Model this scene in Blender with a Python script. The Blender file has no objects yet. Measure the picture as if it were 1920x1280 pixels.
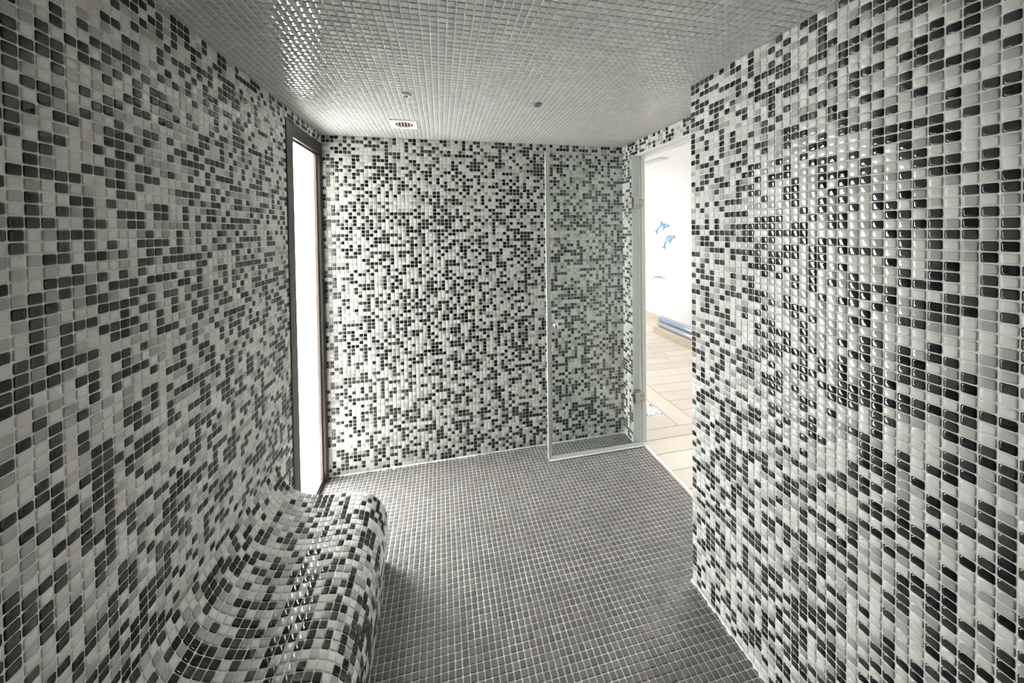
import bpy, bmesh, math
import numpy as np
from mathutils import Matrix, Vector

sc = bpy.context.scene
col = sc.collection

# ------------------------------------------------------------------ camera
F_PX, CY, YAW, PITCH, ROLL = 629.405, 441.451, 0.210284, 0.016157, 0.013082
CAM = np.array([0.76568, -2.45255, 1.65330])
cy_, sy_ = math.cos(YAW), math.sin(YAW)
r0 = np.array([cy_, -sy_, 0.0]); f0 = np.array([sy_, cy_, 0.0]); u0 = np.array([0, 0, 1.0])
fw = math.cos(PITCH) * f0 - math.sin(PITCH) * u0
up = math.cos(PITCH) * u0 + math.sin(PITCH) * f0
RIGHT = math.cos(ROLL) * r0 - math.sin(ROLL) * up
UP = math.sin(ROLL) * r0 + math.cos(ROLL) * up
cd = bpy.data.cameras.new('camera')
cd.sensor_fit = 'HORIZONTAL'; cd.sensor_width = 36.0
cd.lens = F_PX / 1920.0 * 36.0
cd.shift_y = -(640.0 - CY) / 1920.0
cd.clip_start = 0.02; cd.clip_end = 200
cam = bpy.data.objects.new('camera', cd); col.objects.link(cam)
mw = Matrix.Identity(4)
for k in range(3):
    mw[k][0] = RIGHT[k]; mw[k][1] = UP[k]; mw[k][2] = -fw[k]; mw[k][3] = CAM[k]
cam.matrix_world = mw
sc.camera = cam

# ------------------------------------------------------------------ daylight, exposure
SKY = 14.0
world = bpy.data.worlds.new('sky'); sc.world = world
world.use_nodes = True
bg = world.node_tree.nodes['Background']
bg.inputs['Color'].default_value = (1.0, 1.0, 0.995, 1)
bg.inputs['Strength'].default_value = SKY
sc.view_settings.view_transform = 'Standard'
sc.view_settings.look = 'None'
sc.view_settings.exposure = 1.48
sc.view_settings.gamma = 1.0
sc.view_settings.use_curve_mapping = False
cyc = sc.cycles
cyc.use_denoising = True
cyc.max_bounces = 14; cyc.diffuse_bounces = 5; cyc.glossy_bounces = 5
cyc.transparent_max_bounces = 16; cyc.transmission_bounces = 8
cyc.sample_clamp_indirect = 8.0

def portal(name, loc, nrm, sx, sy):
    l = bpy.data.lights.new(name, 'AREA'); l.shape = 'RECTANGLE'; l.size = sx; l.size_y = sy
    l.cycles.is_portal = True
    o = bpy.data.objects.new(name, l); col.objects.link(o)
    o.location = loc; o.rotation_euler = Vector(nrm).to_track_quat('-Z', 'Y').to_euler()
portal('window_daylight', (-0.14, -0.25, 1.1), (1, 0, 0), 2.3, 0.45)

# ------------------------------------------------------------------ dimensions
P = 0.0265                    # mosaic pitch along a wall
PV = 0.02441                  # mosaic pitch up a wall
W = 83 * P                    # back wall width
H = 94.3 * PV                 # ceiling height
XP, YP = 1.9012, -1.1082      # corner of the projecting right-hand wall
YF = -3.2                     # front wall, behind the camera
YB = -0.70                    # far end of the bench
WIN_Y0, WIN_Z1 = -0.53, 2.24  # window opening
DOOR_Y0, DOOR_Y1, DOOR_Z, DOOR_X = -0.134, -1.06, 2.198, 2.30
rng = np.random.RandomState(11)

# ------------------------------------------------------------------ materials
def nodes_of(m):
    m.use_nodes = True
    return m.node_tree.nodes, m.node_tree.links, m.node_tree.nodes['Principled BSDF']

def mat(name, rgb, rough=0.5, spec=0.5, metal=0.0, noise=0.0, scale=40.0, rgb2=None, bump=0.0):
    m = bpy.data.materials.new(name); n, l, b = nodes_of(m)
    b.inputs['Base Color'].default_value = (*rgb, 1)
    b.inputs['Roughness'].default_value = rough
    b.inputs['Specular IOR Level'].default_value = spec
    b.inputs['Metallic'].default_value = metal
    if noise > 0 or rgb2 or bump:
        tc = n.new('ShaderNodeTexCoord'); nz = n.new('ShaderNodeTexNoise')
        nz.inputs['Scale'].default_value = scale; nz.inputs['Detail'].default_value = 4
        l.new(tc.outputs['Object'], nz.inputs['Vector'])
        if noise > 0 or rgb2:
            rp = n.new('ShaderNodeValToRGB')
            c2 = rgb2 or tuple(max(0, c * (1 - noise)) for c in rgb)
            rp.color_ramp.elements[0].position = 0.35; rp.color_ramp.elements[0].color = (*c2, 1)
            rp.color_ramp.elements[1].position = 0.65; rp.color_ramp.elements[1].color = (*rgb, 1)
            l.new(nz.outputs['Fac'], rp.inputs['Fac']); l.new(rp.outputs['Color'], b.inputs['Base Color'])
        if bump:
            bp = n.new('ShaderNodeBump'); bp.inputs['Strength'].default_value = bump
            bp.inputs['Distance'].default_value = 0.002
            l.new(nz.outputs['Fac'], bp.inputs['Height']); l.new(bp.outputs['Normal'], b.inputs['Normal'])
    return m

def glass_mat(name, tint, ior=1.45):
    m = bpy.data.materials.new(name); m.use_nodes = True
    n, l = m.node_tree.nodes, m.node_tree.links
    n.remove(n['Principled BSDF']); out = n['Material Output']
    t = n.new('ShaderNodeBsdfTransparent'); t.inputs['Color'].default_value = (*tint, 1)
    g = n.new('ShaderNodeBsdfGlossy'); g.inputs['Roughness'].default_value = 0.0
    g.inputs['Color'].default_value = (0.95, 1.0, 0.98, 1)
    lw = n.new('ShaderNodeLayerWeight'); lw.inputs['Blend'].default_value = 0.5
    pw = n.new('ShaderNodeMath'); pw.operation = 'POWER'; pw.inputs[1].default_value = 5.0
    ma = n.new('ShaderNodeMath'); ma.operation = 'MULTIPLY_ADD'
    r0_ = ((ior - 1) / (ior + 1)) ** 2
    ma.inputs[1].default_value = 1 - r0_; ma.inputs[2].default_value = r0_
    l.new(lw.outputs['Facing'], pw.inputs[0]); l.new(pw.outputs[0], ma.inputs[0])
    mx = n.new('ShaderNodeMixShader')
    l.new(ma.outputs[0], mx.inputs['Fac']); l.new(t.outputs[0], mx.inputs[1]); l.new(g.outputs[0], mx.inputs[2])
    l.new(mx.outputs[0], out.inputs['Surface'])
    return m

TR = 0.055
WALL = [mat('tile_black', (0.010, 0.010, 0.011), TR, .65), mat('tile_black_blue', (0.014, 0.013, 0.017), TR, .65),
        mat('tile_charcoal', (0.050, 0.050, 0.047), TR, .65, noise=.25, scale=300), mat('tile_slate', (0.066, 0.065, 0.062), TR, .65, noise=.25, scale=300),
        mat('tile_umber', (0.052, 0.044, 0.041), TR, .65, noise=.25, scale=300),
        mat('tile_grey', (0.42, 0.42, 0.405), TR, .65), mat('tile_pale_grey', (0.52, 0.52, 0.50), TR, .65),
        mat('tile_white', (0.74, 0.74, 0.70), TR, .65), mat('tile_cool_white', (0.77, 0.78, 0.755), TR, .65), mat('tile_warm_white', (0.72, 0.70, 0.655), TR, .65)]
WALL_P = [.12, .065, .095, .085, .055, .11, .09, .16, .14, .08]
CEIL = [mat('ceiling_tile', (0.60, 0.60, 0.585), TR, .65), mat('ceiling_tile_dark', (0.57, 0.57, 0.555), TR, .65), mat('ceiling_tile_pale', (0.63, 0.63, 0.615), TR, .65)]
CEIL_P = [.5, .25, .25]
FLOOR = [mat('floor_tile', (0.165, 0.160, 0.150), .28, .5, noise=.25, scale=220), mat('floor_tile_dark', (0.140, 0.138, 0.132), .28, .5, noise=.25, scale=220),
         mat('floor_tile_pale', (0.195, 0.189, 0.177), .30, .5, noise=.25, scale=220), mat('floor_tile_brown', (0.165, 0.150, 0.138), .28, .5, noise=.25, scale=220)]
FLOOR_P = [.4, .3, .2, .1]
GROUT = mat('white_grout', (0.80, 0.80, 0.765), .8, .2, noise=.06, scale=30)
FGROUT = mat('floor_grout', (0.74, 0.72, 0.68), .8, .2, noise=.35, scale=9)
CGROUT = mat('ceiling_grout', (0.80, 0.80, 0.77), .8, .2)
BEAD = mat('white_silicone', (0.86, 0.86, 0.83), .5, .4)
PLASTER = mat('white_plaster', (0.86, 0.86, 0.845), .7, .3, noise=.03, scale=20)
CORR = mat('corridor_white', (0.84, 0.84, 0.83), .7, .3, noise=.02, scale=12)
BROWN = mat('brown_frame', (0.030, 0.024, 0.020), .38, .5)
BRONZE = mat('bronze_bead', (0.16, 0.13, 0.12), .3, .5)
WHITEAL = mat('white_frame', (0.74, 0.75, 0.73), .4, .5)
STEEL = mat('satin_steel', (0.42, 0.42, 0.40), .38, .5, metal=1.0)
GUNMETAL = mat('gunmetal', (0.22, 0.22, 0.21), .35, .5, metal=.6)
CHROME = mat('chrome', (0.80, 0.80, 0.80), .10, .5, metal=1.0)
DARK = mat('dark_hole', (0.02, 0.018, 0.016), .6, .3)
PLASTIC = mat('white_plastic', (0.82, 0.81, 0.77), .45, .4)
SLAT = mat('vent_slat', (0.40, 0.34, 0.29), .5, .4)
SEAL = mat('clear_seal', (0.70, 0.72, 0.69), .25, .5)
GEDGE = mat('glass_edge', (0.60, 0.68, 0.65), .15, .6)
WGLASS = glass_mat('window_glass', (0.97, 0.98, 0.97))
DGLASS = glass_mat('door_glass', (0.955, 0.985, 0.972), 1.5)
PLANK = [mat('plank_cream', (0.66, 0.60, 0.52), .5, .4, rgb2=(0.63, 0.57, 0.49), scale=7), mat('plank_sand', (0.63, 0.57, 0.49), .5, .4, rgb2=(0.60, 0.54, 0.46), scale=6),
         mat('plank_pale', (0.68, 0.63, 0.555), .5, .4, rgb2=(0.65, 0.59, 0.51), scale=8)]
JOINT = mat('plank_joint', (0.30, 0.27, 0.23), .8, .2)
CREAM = mat('cream_board', (0.66, 0.58, 0.47), .6, .3, rgb2=(0.60, 0.52, 0.41), scale=14)
PIPE = mat('grey_blue_pipe', (0.27, 0.31, 0.40), .25, .5)
PIPE2 = mat('pale_grey_pipe', (0.40, 0.43, 0.50), .25, .5)
PEB = mat('white_pebble', (0.88, 0.87, 0.86), .6, .3, noise=.10, scale=60)
PEBD = mat('grey_pebble', (0.42, 0.40, 0.38), .6, .3)
BLUE = mat('dolphin_blue', (0.045, 0.20, 0.40), .5, .4, rgb2=(0.09, 0.28, 0.46), scale=18)
PBLUE = mat('dolphin_pale_blue', (0.28, 0.52, 0.64), .5, .4)
DPALE = mat('dolphin_white', (0.86, 0.88, 0.88), .5, .4)
YARD = mat('yard_paving', (0.82, 0.815, 0.80), .8, .2, rgb2=(0.72, 0.70, 0.67), scale=5)
YWALL = mat('yard_white_wall', (0.85, 0.85, 0.84), .8, .2)
YSHADE = mat('shade_wall_dark', (0.20, 0.197, 0.19), .8, .2, noise=.3, scale=4)  # dark surface for the added wall that blocks yard light
SHELFM = mat('pale_shelf', (0.62, 0.62, 0.60), .3, .5)
PANELM = mat('ceiling_panel_grey', (0.62, 0.62, 0.60), .5, .4)
CRUMB = mat('plaster_crumbs', (0.85, 0.84, 0.80), .8, .2)

# ------------------------------------------------------------------ object helpers
def link(name, me, parent=None, loc=None, **tags):
    o = bpy.data.objects.new(name, me); col.objects.link(o)
    if parent is not None: o.parent = parent
    if loc is not None: o.location = loc
    for k, v in tags.items(): o[k] = v
    return o

def bm_box(bm, a, b, bevel=0.0):
    r = bmesh.ops.create_cube(bm, size=1.0)
    vs = r['verts']
    for v in vs:
        v.co = Vector([(a[k] + b[k]) / 2 + v.co[k] * (b[k] - a[k]) for k in range(3)])
    if bevel > 0:
        es = list({e for v in vs for e in v.link_edges})
        bmesh.ops.bevel(bm, geom=es, offset=bevel, segments=2, affect='EDGES', profile=.6)

def boxes(name, lst, m, parent=None, bevel=0.0, loc=None, smooth=False, **tags):
    bm = bmesh.new()
    for a, b in lst: bm_box(bm, a, b, bevel)
    me = bpy.data.meshes.new(name); bm.to_mesh(me); bm.free()
    me.materials.append(m)
    if smooth:
        for p in me.polygons: p.use_smooth = True
    return link(name, me, parent, loc, **tags)

def lathe(name, prof, m, parent=None, axis='Z', seg=24, loc=None, **tags):
    """prof: (radius, height) pairs, revolved about the axis"""
    vs, fs = [], []
    n = len(prof)
    for i in range(seg):
        a = 2 * math.pi * i / seg
        for r, h in prof:
            p = (r * math.cos(a), r * math.sin(a), h)
            if axis == 'Y': p = (p[0], p[2], p[1])
            if axis == 'X': p = (p[2], p[0], p[1])
            vs.append(p)
    for i in range(seg):
        for j in range(n - 1):
            q = [i * n + j, ((i + 1) % seg) * n + j, ((i + 1) % seg) * n + j + 1, i * n + j + 1]
            fs.append(q)
    me = bpy.data.meshes.new(name); me.from_pydata(vs, [], fs)
    bm = bmesh.new(); bm.from_mesh(me)
    bmesh.ops.remove_doubles(bm, verts=bm.verts, dist=1e-6)
    bmesh.ops.recalc_face_normals(bm, faces=bm.faces)
    bm.to_mesh(me); bm.free()
    me.materials.append(m)
    for p in me.polygons: p.use_smooth = True
    return link(name, me, parent, loc, **tags)

def empty(name, loc, **tags):
    o = bpy.data.objects.new(name, None); col.objects.link(o)
    o.location = loc; o.empty_display_size = .05
    for k, v in tags.items(): o[k] = v
    return o

def project(p):
    d = p - CAM
    z = d @ fw
    return 960 + F_PX * (d @ RIGHT) / z, CY - F_PX * (d @ UP) / z, z

# ------------------------------------------------------------------ mosaic tiles
def template(hi):
    rings = [(0.0, -0.0010), (0.0005, 0.0013), (0.0034, 0.00185)] if hi else [(0.0, -0.0010), (0.0012, 0.0020)]
    S, D, Z = [], [], []
    for d, z in rings:
        r = 0.0022 if z < .0015 else 0.003
        for sx, sy, cx, cy in ((1, -1, 0, r), (1, 1, 0, r), (1, 1, r, 0), (-1, 1, r, 0), (-1, 1, 0, r), (-1, -1, 0, r), (-1, -1, r, 0), (1, -1, r, 0)):
            S.append((sx, sy)); D.append((-sx * (d + cx), -sy * (d + cy))); Z.append(z)
    F = []
    for k in range(len(rings) - 1):
        for i in range(8):
            j = (i + 1) % 8
            F.append((k * 8 + i, k * 8 + j, k * 8 + 8 + j, k * 8 + 8 + i))
    F.append(tuple(range(len(rings) * 8 - 8, len(rings) * 8)))
    return np.array(S, float), np.array(D), np.array(Z), F
TPL = {True: template(True), False: template(False)}
GAP = 0.0027

def tile_mesh(name, T, mats, hi=True):
    """T: list of (c, ax, ay, n, w, h, mat index) -> one mesh"""
    S, D, Z, F = TPL[hi]
    N, V = len(T), len(S)
    C = np.array([t[0] for t in T]); AX = np.array([t[1] for t in T]); AY = np.array([t[2] for t in T]); NN = np.array([t[3] for t in T])
    Wd = np.array([t[4] for t in T]); Hd = np.array([t[5] for t in T]); MI = np.array([t[6] for t in T], dtype=np.int32)
    x = S[None, :, 0] * Wd[:, None] / 2 + D[None, :, 0]
    y = S[None, :, 1] * Hd[:, None] / 2 + D[None, :, 1]
    co = C[:, None, :] + x[..., None] * AX[:, None, :] + y[..., None] * AY[:, None, :] + Z[None, :, None] * NN[:, None, :]
    lens = np.array([len(f) for f in F], dtype=np.int32)
    loop = np.concatenate([np.array(f) for f in F]).astype(np.int32)
    L = len(loop); nf = len(F)
    loops = (loop[None, :] + (np.arange(N, dtype=np.int32) * V)[:, None]).ravel()
    tot = np.tile(lens, N); start = np.concatenate([[0], np.cumsum(tot)[:-1]]).astype(np.int32)
    me = bpy.data.meshes.new(name)
    me.vertices.add(N * V); me.vertices.foreach_set('co', co.astype(np.float32).ravel())
    me.loops.add(N * L); me.loops.foreach_set('vertex_index', loops)
    me.polygons.add(N * nf); me.polygons.foreach_set('loop_start', start)
    me.polygons.foreach_set('material_index', np.repeat(MI, nf))
    me.polygons.foreach_set('use_smooth', np.ones(N * nf, dtype=bool))
    for m in mats: me.materials.append(m)
    me.update(calc_edges=True); me.validate()
    return me

SHARED = {}
def lay_tiles(parent, T, mats, pal, singles=300):
    """the tiles that show largest become objects of their own, the rest one part"""
    area = []
    for t in T:
        px, py, z = project(t[0])
        a = 0.0
        if z > .05 and 400 < px < 1518 and 0 < py < 1280 and t[7]:
            d = (CAM - t[0]); dist = np.linalg.norm(d)
            cosv = float(d @ t[3]) / dist
            a = max(0.0, cosv) * (t[4] * t[5]) / (z * z) if cosv > 0 else 0.0
        area.append(a)
    order = np.argsort(-np.array(area))
    pick = set(int(i) for i in order[:singles] if area[int(i)] > 0)
    hi, lo = [], []
    for i, t in enumerate(T):
        if i in pick:
            key = (pal, round(t[4], 5), round(t[5], 5), t[6])
            if key not in SHARED:
                SHARED[key] = tile_mesh('tile', [(np.zeros(3), np.array([1., 0, 0]), np.array([0, 1., 0]), np.array([0, 0, 1.]), t[4], t[5], 0)], [mats[t[6]]])
            o = bpy.data.objects.new('tile', SHARED[key]); col.objects.link(o)
            o.parent = parent
            m = Matrix.Identity(4)
            for k in range(3):
                m[k][0] = t[1][k]; m[k][1] = t[2][k]; m[k][2] = t[3][k]; m[k][3] = t[0][k]
            o.matrix_local = m
        else:
            (hi if t[0][1] > -2.2 else lo).append(t)
    for part, h in ((hi, True), (lo, False)):
        if part:
            link('mosaic', tile_mesh('mosaic', part, mats, h), parent, kind='stuff')

def jit(ax, ay, n, amp=0.010):
    a, b = rng.normal(0, amp, 2)
    n2 = n + a * ax + b * ay; n2 = n2 / np.linalg.norm(n2)
    ax2 = ax - (ax @ n2) * n2; ax2 /= np.linalg.norm(ax2)
    ay2 = np.cross(n2, ax2)
    if ay2 @ ay < 0: ay2 = -ay2
    return ax2, ay2, n2

def grid(origin, ax, ay, n, nu, nv, pu, pv, mats, probs, clip=None, amp=0.010):
    origin, ax, ay, n = (np.array(v, float) for v in (origin, ax, ay, n))
    flip = np.cross(ax, ay) @ n < 0
    T = []
    choice = rng.choice(len(mats), size=(nu, nv), p=np.array(probs) / sum(probs))
    for i in range(nu):
        for j in range(nv):
            u0_, u1_, v0_, v1_ = i * pu, (i + 1) * pu, j * pv, (j + 1) * pv
            full = True
            if clip:
                r = clip(u0_, u1_, v0_, v1_)
                if r is None: continue
                if r != (u0_, u1_, v0_, v1_): full = False
                u0_, u1_, v0_, v1_ = r
            w, h = u1_ - u0_ - GAP, v1_ - v0_ - GAP
            if w < .0075 or h < .0075: continue
            c = origin + ax * (u0_ + u1_) / 2 + ay * (v0_ + v1_) / 2
            a2, b2, n2 = jit(ax, ay, n, amp)
            if flip: b2 = -b2
            T.append((c, a2, b2, n2, w, h, int(choice[i, j]), full))
    return T

# ------------------------------------------------------------------ back wall
tw = 0.10
wall_back = boxes('wall_back', [((-.10, 0, 0), (DOOR_X, .12, H + .1))], GROUT, kind='structure',
                  label='back wall of black, grey and white glass mosaic', category='wall')
def clip_h(u0_, u1_, v0_, v1_): return (u0_, u1_, v0_, min(v1_, H))
lay_tiles(wall_back, grid((0, 0, H), (1, 0, 0), (0, 0, -1), (0, -1, 0), 83, 95, P, PV, WALL, WALL_P, clip_h), WALL, 'w')

# ------------------------------------------------------------------ left wall (window opening cut out)
wall_left = boxes('wall_left', [((-tw, YF, 0), (0, WIN_Y0, H)), ((-tw, WIN_Y0, WIN_Z1), (0, 0, H))], GROUT, kind='structure',
                  label='left mosaic wall with the tall window and the bench', category='wall')
BZ = 0.570
def clip_left(u0_, u1_, v0_, v1_):
    v1_ = min(v1_, H)
    if -u0_ > WIN_Y0 - 1e-6 and -u1_ > WIN_Y0 - P * .5:
        v1_ = min(v1_, H - WIN_Z1)
    elif -(u0_ + u1_) / 2 < YB:
        v1_ = min(v1_, H - BZ)
    return (u0_, u1_, v0_, v1_) if v1_ > v0_ + 1e-4 else None
lay_tiles(wall_left, grid((0, 0, H), (0, -1, 0), (0, 0, -1), (1, 0, 0), int(-YF / P), 95, P, PV, WALL, WALL_P, clip_left), WALL, 'w')

# ------------------------------------------------------------------ projecting right wall
wall_right = boxes('wall_right', [((XP, YF, 0), (DOOR_X, YP, H))], GROUT, kind='structure',
                   label='projecting right mosaic wall with a sharp corner beside the doorway', category='wall')
T = grid((XP, YP, H), (0, -1, 0), (0, 0, -1), (-1, 0, 0), int((YP - YF) / P), 95, P, PV, WALL, WALL_P, clip_h)
T += grid((XP, YP, H), (1, 0, 0), (0, 0, -1), (0, 1, 0), 11, 95, P, PV, WALL, WALL_P, clip_h)
lay_tiles(wall_right, T, WALL, 'w')

# ------------------------------------------------------------------ recessed wall with the doorway
wall_recess = boxes('wall_recess', [((W, DOOR_Y0, 0), (DOOR_X, 0, H)), ((W, YP, DOOR_Z), (DOOR_X, DOOR_Y0, H)), ((W, YP, 0), (DOOR_X, DOOR_Y1, DOOR_Z))], GROUT,
                    kind='structure', label='narrow recessed mosaic wall and lintel around the doorway', category='wall')
def clip_rec(u0_, u1_, v0_, v1_):
    v1_ = min(v1_, H)
    if u1_ > .1335 and u0_ < -DOOR_Y1: v1_ = min(v1_, H - DOOR_Z)
    u1_ = min(u1_, -YP)
    return (u0_, u1_, v0_, v1_) if v1_ > v0_ + 1e-4 else None
lay_tiles(wall_recess, grid((W, 0, H), (0, -1, 0), (0, 0, -1), (-1, 0, 0), 42, 95, P, PV, WALL, WALL_P, clip_rec), WALL, 'w')

# ------------------------------------------------------------------ front wall, behind the camera; unseen, tiles made dark to cut bounce light
wall_front = boxes('wall_front', [((-tw, YF - .1, 0), (DOOR_X, YF, H))], GROUT, kind='structure',
                   label='unseen front wall opposite the back wall, mosaic made dark grey to cut bounce light', category='wall')
lay_tiles(wall_front, grid((0, YF, H), (1, 0, 0), (0, 0, -1), (0, 1, 0), 71, 95, P, PV, FLOOR, FLOOR_P, clip_h), FLOOR, 'f', 0)

# ------------------------------------------------------------------ ceiling
ceiling = boxes('ceiling', [((-tw, YF - .1, H), (DOOR_X, .0, H + .12))], CGROUT, kind='structure',
                label='ceiling of small light grey glossy mosaic', category='ceiling')
def clip_ceil(u0_, u1_, v0_, v1_):
    if (v0_ + v1_) / 2 > -YP: u1_ = min(u1_, XP)
    return (u0_, u1_, v0_, v1_) if u1_ > u0_ + 1e-4 else None
lay_tiles(ceiling, grid((0, 0, H), (1, 0, 0), (0, -1, 0), (0, 0, -1), 83, int(-YF / P), P, P, CEIL, CEIL_P, clip_ceil, .016), CEIL, 'c')

# ------------------------------------------------------------------ floor
floor = boxes('floor', [((-.035, YF - .1, -.1), (W, 0, 0)), ((W, DOOR_Y1, -.1), (2.263, DOOR_Y0, 0))], FGROUT, kind='structure',
              label='floor of small dark grey matt mosaic', category='floor')
def clip_floor(u0_, u1_, v0_, v1_):
    y = -(v0_ + v1_) / 2
    if y < YB and u1_ < .47: return None
    lim = W
    if y < YP: lim = XP
    elif DOOR_Y1 < y < DOOR_Y0: lim = 2.261
    u1_ = min(u1_, lim)
    return (u0_, u1_, v0_, v1_) if u1_ > u0_ + 1e-4 else None
lay_tiles(floor, grid((0, 0, 0), (1, 0, 0), (0, -1, 0), (0, 0, 1), 86, int(-YF / P), P, P, FLOOR, FLOOR_P, clip_floor, .008), FLOOR, 'f')

# ------------------------------------------------------------------ joints: silicone beads, door threshold
def bead(name, p0, p1, inward, label, step=.012, r=.0045, rough=.5):
    p0, p1, inward = Vector(p0), Vector(p1), Vector(inward)
    d = p1 - p0; n = int(d.length / step); vs, fs = [], []
    for i in range(n + 1):
        c = p0 + d * (i / n)
        rr = r * (1 + rough * rng.normal()) if rng.rand() < .75 else r * (1.6 + rough * abs(rng.normal()))
        rr = min(max(rr, r * .5), r * 2.6)
        for a in (0, .25, .5, .75, 1.0):
            t = a * math.pi / 2
            vs.append(c + inward * rr * math.cos(t) * 1.5 + Vector((0, 0, 1)) * rr * math.sin(t) + Vector((0, 0, .001)))
    for i in range(n):
        for k in range(4):
            a = i * 5 + k
            fs.append((a, a + 1, a + 6, a + 5))
    me = bpy.data.meshes.new(name); me.from_pydata(vs, [], fs); me.materials.append(BEAD)
    for p in me.polygons: p.use_smooth = True
    return link(name, me, kind='structure', label=label, category='trim')
bead('trim_1', (.07, -.002, 0), (1.0, -.002, 0), (0, -1, 0), 'ragged white silicone bead where back wall meets floor', r=.0048, rough=.6)
bead('trim_2', (1.0, -.002, 0), (W, -.002, 0), (0, -1, 0), 'thin silicone bead behind the glass door', r=.003, rough=.2)
bead('trim_3', (XP - .002, YP, 0), (XP - .002, YF, 0), (-1, 0, 0), 'white silicone bead along the foot of the projecting right wall', r=.005, rough=.25)
boxes('trim_4', [((2.262, DOOR_Y1, -.02), (2.275, DOOR_Y0, .006))], BEAD, kind='structure', label='thin white threshold strip across the doorway', category='trim')

# ------------------------------------------------------------------ bench
PROF = [(0.0, .570), (.010, .535), (.022, .500), (.038, .470), (.058, .449), (.088, .430), (.126, .411), (.170, .397), (.229, .387), (.285, .386),
        (.336, .383), (.368, .377), (.394, .369), (.418, .357), (.441, .338), (.459, .317), (.476, .290), (.488, .260), (.494, .220), (.494, .170), (.490, .110), (.486, .050), (.484, .0)]
def smooth_curve(pts, n=400):
    pts = np.array(pts); d = np.concatenate([[0], np.cumsum(np.linalg.norm(np.diff(pts, axis=0), axis=1))])
    s = np.linspace(0, d[-1], n)
    q = np.stack([np.interp(s, d, pts[:, k]) for k in range(2)], 1)
    for _ in range(60):
        q[1:-1] = .5 * q[1:-1] + .25 * (q[:-2] + q[2:])
    return q
prof = smooth_curve(PROF)
sarc = np.concatenate([[0], np.cumsum(np.linalg.norm(np.diff(prof, axis=0), axis=1))])
def nose_scale(y):
    t = min(1, max(0, (y + .92) / .22)); t = t * t * (3 - 2 * t)
    return 1 - .022 * t
bench = empty('tiled_bench', (0, (YB + YF) / 2, 0), label='long curved bench of black and white mosaic along the left wall', category='bench')
bo = np.array([0, (YB + YF) / 2, 0])
ys = [YB, -.76, -.82, -.9, -1.0, YF + .001]
vs, fs = [], []
sub = prof[::8]; sub = np.vstack([sub, prof[-1:]])
for y in ys:
    for x, z in sub: vs.append((x * nose_scale(y) + .0015, y - bo[1], z))
    vs.append((.0015, y - bo[1], 0))
m_ = len(sub) + 1
for i in range(len(ys) - 1):
    for k in range(m_):
        a, b = i * m_ + k, i * m_ + (k + 1) % m_
        fs.append((a, a + m_, b + m_, b))
fs.append(tuple(range(m_))); fs.append(tuple(reversed(range((len(ys) - 1) * m_, len(ys) * m_))))
me = bpy.data.meshes.new('body'); me.from_pydata(vs, [], fs); me.materials.append(GROUT)
bmx = bmesh.new(); bmx.from_mesh(me); bmesh.ops.recalc_face_normals(bmx, faces=bmx.faces); bmx.to_mesh(me); bmx.free()
link('body', me, bench)
npf = int(round(sarc[-1] / .0262)); ps = sarc[-1] / npf
T = []
for j in range(npf):
    s0, s1 = j * ps, (j + 1) * ps
    a = np.array([np.interp(s0, sarc, prof[:, 0]), np.interp(s0, sarc, prof[:, 1])])
    b = np.array([np.interp(s1, sarc, prof[:, 0]), np.interp(s1, sarc, prof[:, 1])])
    mid = np.array([np.interp((s0 + s1) / 2, sarc, prof[:, 0]), np.interp((s0 + s1) / 2, sarc, prof[:, 1])])
    mid = .5 * mid + .25 * (a + b)
    for i in range(int((YB - YF) / P)):
        y = YB - (i + .5) * P
        sc_ = nose_scale(y)
        t2 = b - a; ln = np.linalg.norm(t2); t2 = t2 / ln
        ax = np.array([0, -1., 0]); ay = np.array([t2[0], 0, t2[1]]); n = np.cross(ax, ay)
        if n[0] < 0: n = -n; ax = -ax
        a2, b2, n2 = jit(ax, ay, n, .012)
        if np.cross(a2, b2) @ n2 < 0: a2 = -a2
        ci = int(rng.choice(len(WALL), p=np.array(WALL_P) / sum(WALL_P)))
        T.append((np.array([mid[0] * sc_ + .0026, y, mid[1]]) - bo, a2, b2, n2, P - GAP, round(ps - GAP, 5), ci, True))
# projected sizes are taken at world positions: shift, pick, shift back
def lay_local(parent, T, mats, pal, off):
    Tw = [(t[0] + off,) + t[1:] for t in T]
    before = set(col.objects)
    lay_tiles(parent, Tw, mats, pal)
    for o in set(col.objects) - before:
        o.location = Vector(o.location) - Vector(off)
lay_local(bench, T, WALL, 'b', bo)

# ------------------------------------------------------------------ window
win = empty('window_1', (0, -.265, 0), kind='structure', label='tall narrow window in a dark brown frame beside the back wall', category='window')
wo = (0, -.265, 0)
def wbox(name, a, b, m, bev=.002, parent=win):
    return boxes(name, [((a[0] - wo[0], a[1] - wo[1], a[2]), (b[0] - wo[0], b[1] - wo[1], b[2]))], m, parent, bev)
wbox('jamb', (-.030, -.530, .0), (.006, -.452, 2.165), BROWN)
wbox('jamb', (-.030, -.052, .0), (.006, -.001, 2.165), BROWN)
wbox('head', (-.030, -.530, 2.165), (.006, -.001, 2.240), BROWN)
wbox('sill', (-.030, -.452, .0), (-.002, -.052, .022), BROWN)
BX0, BX1 = -.030, -.012
wbox('glazing_bead', (BX0, -.452, .022), (BX1, -.440, 2.165), BRONZE, .001)
wbox('glazing_bead', (BX0, -.064, .022), (BX1, -.052, 2.165), BRONZE, .001)
wbox('glazing_bead', (BX0, -.440, 2.153), (BX1, -.064, 2.165), BRONZE, .001)
wbox('glazing_bead', (BX0, -.440, .022), (BX1, -.064, .034), BRONZE, .001)
wbox('pane', (-.026, -.444, .030), (-.021, -.060, 2.157), WGLASS, 0)
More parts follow.
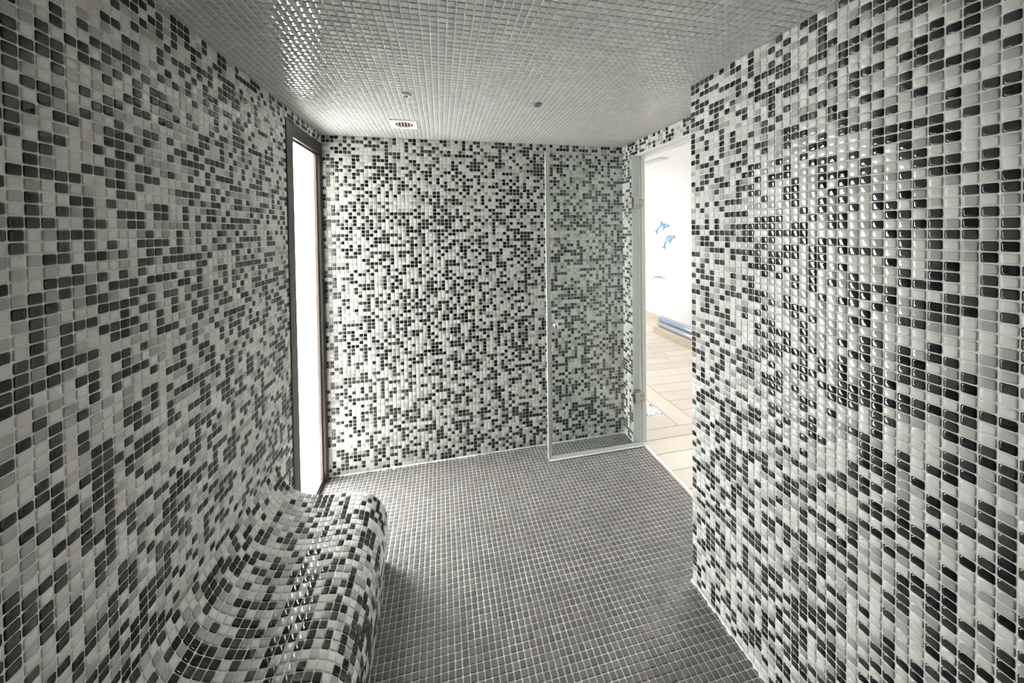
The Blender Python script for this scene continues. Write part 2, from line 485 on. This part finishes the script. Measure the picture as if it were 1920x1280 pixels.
# plastered reveal outside the frame
wbox('reveal', (-.100, -.0015, .0), (-.030, .0, 2.24), PLASTER, 0)
wbox('outer_sill', (-.100, -.530, -.02), (-.035, -.001, .012), PLASTER, 0)

# ------------------------------------------------------------------ ceiling fittings
def fitting(x, y, label, cup):
    t = empty('ceiling_spotlight', (x, y, H), label=label, category='light')
    m1 = WHITEAL if cup else GUNMETAL
    lathe('rim', [(.0, -.004), (.010, -.004), (.011, -.013), (.018, -.0125), (.0225, -.008), (.024, -.001), (.024, .002)], m1, t)
    lathe('lens', [(.0, -.0115), (.0075, -.0118), (.0098, -.009)], DARK, t, seg=16)
    return t
fitting(.62, -.791, 'small round white ceiling spotlight near the air vent', True)
fitting(1.265, -.784, 'small round steel ceiling spotlight in front of the glass door', False)
vent = empty('air_vent', (.565, -.335, H), label='square white plastic air vent with round slatted opening', category='vent')
# plate with a round hole
vs, fs = [], []
NS = 48; half = .077; zf, zb = -.009, .002
for i in range(NS):
    a = 2 * math.pi * i / NS; c, s = math.cos(a), math.sin(a)
    k = half / max(abs(c), abs(s))
    vs += [(c * k, s * k, zb), (c * k, s * k, zf + .003), (c * (k - .004), s * (k - .004), zf), (c * .054, s * .054, zf), (c * .051, s * .051, zf + .002), (c * .051, s * .051, zb)]
for i in range(NS):
    for k in range(5):
        fs.append((i * 6 + k, ((i + 1) % NS) * 6 + k, ((i + 1) % NS) * 6 + k + 1, i * 6 + k + 1))
me = bpy.data.meshes.new('plate'); me.from_pydata(vs, [], fs); me.materials.append(PLASTIC)
bmx = bmesh.new(); bmx.from_mesh(me); bmesh.ops.recalc_face_normals(bmx, faces=bmx.faces); bmx.to_mesh(me); bmx.free()
link('plate', me, vent)
lathe('duct', [(.0, -.0026), (.051, -.0026)], DARK, vent)
for k in range(5):
    x = -.036 + k * .018
    L_ = math.sqrt(.051 ** 2 - x * x)
    bm = bmesh.new(); bm_box(bm, (-.0060, -L_, -.0012), (.0060, L_, .0))
    me = bpy.data.meshes.new('slat'); bm.to_mesh(me); bm.free(); me.materials.append(SLAT)
    o = link('slat', me, vent, (x, 0, -.0055)); o.rotation_euler = (0, .55, 0)
lathe('screw', [(.0, -.0095), (.004, -.0093), (.0045, -.0085)], STEEL, vent, seg=10, loc=(.062, 0, 0))

# ------------------------------------------------------------------ glass door, standing open
GX0, GX1, GY, GT = 1.497, 2.246, -.180, .008
door = empty('door_1', (2.262, GY, 0), kind='structure', label='frameless greenish glass door standing open in front of the back wall', category='door')
do = np.array([2.262, GY, 0])
def dbox(name, a, b, m, bev=.0, parent=door):
    return boxes(name, [(tuple(np.array(a) - do), tuple(np.array(b) - do))], m, parent, bev)
pane = dbox('pane', (GX0 + .012, GY - GT / 2, .020), (GX1, GY + GT / 2, 2.196), DGLASS)
dbox('top_edge', (GX0 + .012, GY - GT / 2 - .0002, 2.196), (GX1, GY + GT / 2 + .0002, 2.203), GEDGE)
dbox('hinge_edge', (GX1, GY - GT / 2 - .0002, .020), (GX1 + .004, GY + GT / 2 + .0002, 2.203), GEDGE)
dbox('side_seal', (GX0 - .004, GY - .008, .012), (GX0 + .012, GY + .008, 2.203), SEAL, .003)
dbox('side_seal', (GX0 + .012, GY - .0058, .012), (GX0 + .026, GY + .0058, 2.203), SEAL, .001)
dbox('bottom_seal', (GX0, GY - .009, .004), (GX1, GY + .009, .026), SEAL, .004)
dbox('drip_bar', (GX0, GY - .022, .004), (GX1, GY - .009, .013), SEAL, .003)
for zc in (1.845, .372):
    h = dbox('hinge', (2.178, GY - .016, zc - .043), (2.243, GY - .0045, zc + .043), STEEL, .003)
    dbox('clamp_plate', (2.178, GY + .0045, zc - .043), (2.243, GY + .016, zc + .043), STEEL, .003, door)
    dbox('knuckle', (2.243, GY - .012, zc - .030), (2.262, GY + .014, zc + .030), STEEL, .003, h)
    dbox('wall_plate', (2.2, DOOR_Y0 - .006, zc - .043), (2.262, DOOR_Y0 - .0005, zc + .043), STEEL, .002, h)
    dbox('wall_arm', (2.246, GY + .014, zc - .026), (2.260, DOOR_Y0 - .006, zc + .026), STEEL, .001, h)
    for dz in (-.022, .022):
        s_ = lathe('screw', [(0, -.002), (.0045, -.0018), (.005, 0)], DARK, h, axis='Y', seg=12, loc=tuple(np.array((2.230, GY - .0158, zc + dz)) - do))
KX, KZ = 1.556, .972
for sgn in (-1, 1):
    k = lathe('knob', [(.0, sgn * .040), (.012, sgn * .039), (.0165, sgn * .034), (.017, sgn * .026), (.011, sgn * .018), (.009, sgn * .010), (.016, sgn * .0075), (.0165, sgn * .0042), (.0, sgn * .0042)], CHROME, door, axis='Y', loc=tuple(np.array((KX, GY, KZ)) - do))

# white door lining in the opening
frame = empty('door_2', (2.28, -.6, 0), kind='structure', label='white lining and frame of the doorway', category='door frame')
fo = np.array([2.28, -.6, 0])
def fbox(name, a, b, m, bev=.0):
    return boxes(name, [(tuple(np.array(a) - fo), tuple(np.array(b) - fo))], m, frame, bev)
fbox('side_lining', (W, DOOR_Y0 - .0015, .0), (2.262, DOOR_Y0, DOOR_Z), PLASTER)
fbox('jamb', (2.262, DOOR_Y0 - .016, .0), (2.302, DOOR_Y0 - .0005, DOOR_Z - .012), WHITEAL, .002)
fbox('stop', (2.255, DOOR_Y0 - .010, .0), (2.262, DOOR_Y0 - .0016, DOOR_Z - .012), WHITEAL, .002)
fbox('jamb', (2.262, DOOR_Y1 + .0005, .0), (2.302, DOOR_Y1 + .016, DOOR_Z - .012), WHITEAL, .002)
fbox('head', (2.262, DOOR_Y1 + .0005, DOOR_Z - .012), (2.302, DOOR_Y0 - .0005, DOOR_Z - .001), WHITEAL, .002)
fbox('soffit', (W, DOOR_Y1, DOOR_Z - .001), (2.262, DOOR_Y0, DOOR_Z), PLASTER)

# ------------------------------------------------------------------ room beyond the doorway
CX, CZ, CY0, CY1 = 4.60, 2.53, -2.4, 4.6
wall_corridor = boxes('wall_beyond', [((CX, CY0, -.1), (CX + .12, CY1, CZ + .1))], CORR, kind='structure', label='white wall with dolphins beyond the doorway', category='wall')
boxes('wall_beyond_end', [((DOOR_X, CY0 - .1, -.1), (CX + .12, CY0, CZ + .1))], CORR, kind='structure', label='white end wall of the room beyond the projecting wall', category='wall')
boxes('wall_beyond_inner', [((DOOR_X - .1, .12, -.1), (DOOR_X, CY1, CZ)), ((DOOR_X - .02, CY0, H), (DOOR_X + .001, .12, CZ))], CORR, kind='structure', label='white wall beside the pebble bed beyond the doorway', category='wall')
boxes('ceiling_beyond', [((DOOR_X - .1, CY0, CZ), (CX, -.5, CZ + .1)), ((DOOR_X - .1, .1, CZ), (CX, CY1, CZ + .1)), ((DOOR_X - .1, -.5, CZ), (3.05, .1, CZ + .1)), ((3.62, -.5, CZ), (CX, .1, CZ + .1))], CORR, kind='structure', label='white ceiling beyond the doorway with an unseen roof opening added for light', category='ceiling')  # gap in the slabs is an unseen opening added to light the floor
# far end: white wall, its unseen opening added and sized to light this room
boxes('wall_beyond_far', [((DOOR_X, CY1, -.1), (2.85, CY1 + .1, CZ + .1)), ((3.75, CY1, -.1), (CX, CY1 + .1, CZ + .1)), ((2.85, CY1, 1.5), (3.75, CY1 + .1, CZ + .1)), ((2.85, CY1, -.1), (3.75, CY1 + .1, .9))], CORR,
      kind='structure', label='white far wall beyond the doorway with an unseen opening added for light', category='wall')
portal('added_far_opening', (3.3, CY1 + .1, 1.2), (0, -1, 0), .9, .6)
portal('added_roof_opening', (3.335, -.2, CZ + .12), (0, 0, -1), .57, .6)
boxes('baseboard_beyond', [((CX - .012, CY0, 0), (CX, CY1, .085))], CREAM, kind='structure', label='cream baseboard under the dolphin wall', category='baseboard', bevel=.003)
fl2 = boxes('floor_beyond', [((2.275, CY0, -.1), (CX, CY1, -.010))], JOINT, kind='structure', label='floor of pale cream planks beyond the doorway', category='floor')
def plank(x0, x1, y0, y1):
    g = .0022
    i = int(rng.choice(3))
    boxes('plank', [((x0 + g, y0 + g, -.010), (x1 - g, y1 - g, 0))], PLANK[i], fl2, .0012)
rows_lo = [-.015, -.140, -.298, -.463]
while rows_lo[-1] > -2.2: rows_lo.append(rows_lo[-1] - .163)
for a, b in zip(rows_lo[:-1], rows_lo[1:]):
    e = 3.05 + .9 * rng.rand()
    plank(2.276, e, b, a); plank(e, CX, b, a)
rows_hi = [-.015, .027, .19]
while rows_hi[-1] < CY1 - .163: rows_hi.append(rows_hi[-1] + .163)
for a, b in zip(rows_hi[:-1], rows_hi[1:]):
    e = 3.3 + .9 * rng.rand()
    plank(2.875, e, a, b); plank(e, CX, a, b)
plank(2.30, 2.69, -.015, .155)
plank(2.69, 2.875, -.015, 1.3); plank(2.69, 2.875, 1.3, 2.7)
# pebble bed
def pebbles():
    bm = bmesh.new()
    base = bmesh.new(); bmesh.ops.create_icosphere(base, subdivisions=1, radius=1.0)
    bv = [v.co.copy() for v in base.verts]; bf = [[v.index for v in f.verts] for f in base.faces]; base.free()
    vs, fs, mi = [], [], []
    for k in range(1500):
        x = 2.31 + .375 * rng.rand(); y = .162 + (.8 * rng.rand())
        r = .008 + .010 * rng.rand(); s = (1 + .5 * rng.rand(), .7 + .4 * rng.rand(), .5 + .3 * rng.rand())
        R = Matrix.Rotation(rng.rand() * 6.28, 3, 'Z') @ Matrix.Rotation(rng.normal() * .4, 3, 'X')
        o = len(vs); z = -.006 + .010 * rng.rand()
        x = min(x, 2.688 - r * 1.5); y = max(y, .157 + r * 1.5)
        for v in bv:
            p = R @ Vector((v.x * r * s[0], v.y * r * s[1], v.z * r * s[2]))
            vs.append((p.x + x, p.y + y, p.z + z))
        for f in bf:
            fs.append([o + i for i in f]); mi.append(0 if k % 14 else 1)
    me = bpy.data.meshes.new('pebbles'); me.from_pydata(vs, [], fs)
    me.materials.append(PEB); me.materials.append(PEBD)
    me.polygons.foreach_set('material_index', mi)
    bm.free()
    return link('pebbles', me, kind='stuff', label='bed of white decorative pebbles set into the plank floor', category='pebbles')
pebbles()
boxes('bed_base', [((2.30, .157, -.0098), (2.688, 2.70, -.004))], PLASTER, fl2)
# board and pipes
boxes('cream_board', [((4.062, .35, 0), (4.40, 2.30, .098))], CREAM, bevel=.004, label='long cream board lying on the plank floor under the pipes', category='board')
def pipe(x, z, r, y0, y1, m, label):
    o = lathe('plastic_pipe', [(r - .004, 0), (r, 0), (r, y1 - y0), (r - .004, y1 - y0), (r - .004, 0)], m, axis='Y', seg=24, loc=(x, y0, z), label=label, category='pipe', group='grey pipes on the cream board')
pr = .036; zt = .0985
pipe(4.150, zt + pr, pr, .55, 2.26, PIPE2, 'grey plastic pipe on the cream board, the one on its open floor side')
pipe(4.226, zt + pr, pr, .50, 2.31, PIPE, 'grey-blue plastic pipe in the middle of the bottom layer on the cream board')
pipe(4.302, zt + pr, pr, .55, 2.34, PIPE2, 'grey plastic pipe in the bottom layer next to the dolphin wall')
pipe(4.188, zt + pr + .0625, pr, .60, 2.29, PIPE, 'grey-blue plastic pipe stacked on the bottom layer, floor side')
pipe(4.264, zt + pr + .0625, pr, .52, 2.36, PIPE2, 'grey plastic pipe stacked on the bottom layer, wall side')
# shelf, ceiling panel
sh = empty('wall_shelf', (CX, 3.1, .80), label='slim pale shelf fixed low on the dolphin wall', category='shelf')
boxes('board', [((-.13, -.29, -.008), (-.0005, .35, .006))], SHELFM, sh, .002)
for y in (-.2, .2): boxes('bracket', [((-.10, y - .006, -.030), (-.0005, y + .006, -.008))], STEEL, sh, .001)
pn = empty('ceiling_panel', (3.49, 1.42, CZ), label='pale rectangular panel on the ceiling beyond the doorway', category='ceiling panel')
boxes('cover', [((-.07, -.19, -.018), (.05, .19, .0))], PANELM, pn, .003)
boxes('rim', [((-.085, -.205, -.006), (.065, .205, .0))], WHITEAL, pn, .002)

# dolphins: relief plaques on the white wall
def relief(name, pts, x, th, m, parent=None, **tags):
    """outline given as (y, z) on the wall plane; solid plate of thickness th towards the room"""
    cy0 = sum(p[0] for p in pts) / len(pts); cz0 = sum(p[1] for p in pts) / len(pts)
    if parent is not None: cy0, cz0 = parent['_c']
    bm = bmesh.new()
    f = bm.faces.new([bm.verts.new((0, p[0] - cy0, p[1] - cz0)) for p in pts])
    bmesh.ops.recalc_face_normals(bm, faces=bm.faces)
    r = bmesh.ops.extrude_face_region(bm, geom=[f])
    bmesh.ops.translate(bm, verts=[v for v in r['geom'] if isinstance(v, bmesh.types.BMVert)], vec=(-th, 0, 0))
    bmesh.ops.triangulate(bm, faces=[q for q in bm.faces if len(q.verts) > 4])
    bmesh.ops.recalc_face_normals(bm, faces=bm.faces)
    me = bpy.data.meshes.new(name); bm.to_mesh(me); bm.free(); me.materials.append(m)
    loc = (0, 0, 0) if parent is not None else (x, cy0, cz0)
    o = link(name, me, parent['_o'] if parent is not None else None, loc, **tags)
    return o, (cy0, cz0)
D1 = [(2.588, 1.671), (2.631, 1.705), (2.68, 1.724), (2.735, 1.732), (2.769, 1.739), (2.839, 1.775), (2.814, 1.727), (2.849, 1.701), (2.89, 1.676), (2.926, 1.639), (2.95, 1.609), (3.023, 1.597), (2.98, 1.588), (2.953, 1.582), (2.939, 1.545), (2.925, 1.586), (2.923, 1.616), (2.884, 1.652), (2.838, 1.666), (2.792, 1.666), (2.745, 1.66), (2.798, 1.616), (2.762, 1.627), (2.719, 1.659), (2.675, 1.672), (2.626, 1.675)]
D2 = [(2.424, 1.503), (2.47, 1.514), (2.495, 1.531), (2.537, 1.534), (2.574, 1.52), (2.606, 1.525), (2.67, 1.529), (2.649, 1.504), (2.676, 1.478), (2.71, 1.438), (2.732, 1.397), (2.747, 1.345), (2.812, 1.298), (2.767, 1.303), (2.742, 1.326), (2.706, 1.282), (2.711, 1.318), (2.727, 1.339), (2.71, 1.38), (2.671, 1.421), (2.628, 1.44), (2.593, 1.441), (2.607, 1.391), (2.58, 1.402), (2.562, 1.445), (2.537, 1.467), (2.496, 1.481), (2.465, 1.497)]
S1 = [(2.896, 1.657), (2.838, 1.69), (2.758, 1.70), (2.691, 1.695), (2.758, 1.678), (2.838, 1.675)]
S2 = [(2.716, 1.398), (2.671, 1.45), (2.606, 1.483), (2.542, 1.495), (2.551, 1.481), (2.617, 1.458), (2.677, 1.413)]
E1 = [(2.691, 1.71), (2.653, 1.71), (2.639, 1.696), (2.675, 1.691)]
E2 = [(2.537, 1.515), (2.511, 1.521), (2.493, 1.509), (2.524, 1.499)]
for D_, S_, E_, lb in ((D1, S1, E1, 'blue dolphin wall plaque leaping, the upper of the two'), (D2, S2, E2, 'blue dolphin wall plaque leaping, the lower of the two')):
    t = empty('dolphin_plaque', (CX, sum(p[0] for p in D_) / len(D_), sum(p[1] for p in D_) / len(D_)), label=lb, category='wall plaque')
    P_ = {'_o': t, '_c': (t.location.y, t.location.z)}
    relief('body', D_, CX, .010, BLUE, P_)
    relief('belly_stripe', S_, CX, .0115, PBLUE, P_)
    relief('eye_patch', E_, CX, .0120, DPALE, P_)

# ------------------------------------------------------------------ yard outside the window
boxes('yard_paving', [((-6, -6, -.12), (-.10, 8, -.02))], YARD, kind='structure', label='pale paving outside the window', category='ground')
boxes('yard_wall', [((-3.1, -6, -.12), (-3.0, 8, 1.1))], YWALL, kind='structure', label='white yard wall seen through the window', category='wall')

boxes('added_shade_wall', [((-3.0, -.95, -.12), (-.10, -.85, 4.0))], YSHADE, kind='structure', label='added unseen dark wall that blocks side light at the window', category='wall')  # unseen wall, added to keep side light off the back wall

# ------------------------------------------------------------------ plaster crumbs on the floor
vs, fs = [], []
def crumb(x, y, r):
    o = len(vs)
    for k in range(5):
        a = k * 1.2566 + rng.rand() * .6
        vs.append((x + r * math.cos(a) * (.6 + .7 * rng.rand()), y + r * math.sin(a) * (.5 + .6 * rng.rand()), .0021))
    vs.append((x, y, .0021 + r * .7))
    for k in range(5): fs.append((o + k, o + (k + 1) % 5, o + 5))
for _ in range(46):
    crumb(.12 + .8 * rng.rand(), -.012 - .03 * abs(rng.normal()), .0015 + .003 * rng.rand())
for _ in range(40):
    crumb(.55 + 1.3 * rng.rand(), -.15 - 1.2 * rng.rand(), .0012 + .0022 * rng.rand())
me = bpy.data.meshes.new('plaster_crumbs'); me.from_pydata(vs, [], fs); me.materials.append(CRUMB)
link('plaster_crumbs', me, kind='stuff', label='tiny white plaster crumbs scattered on the dark mosaic floor', category='debris')
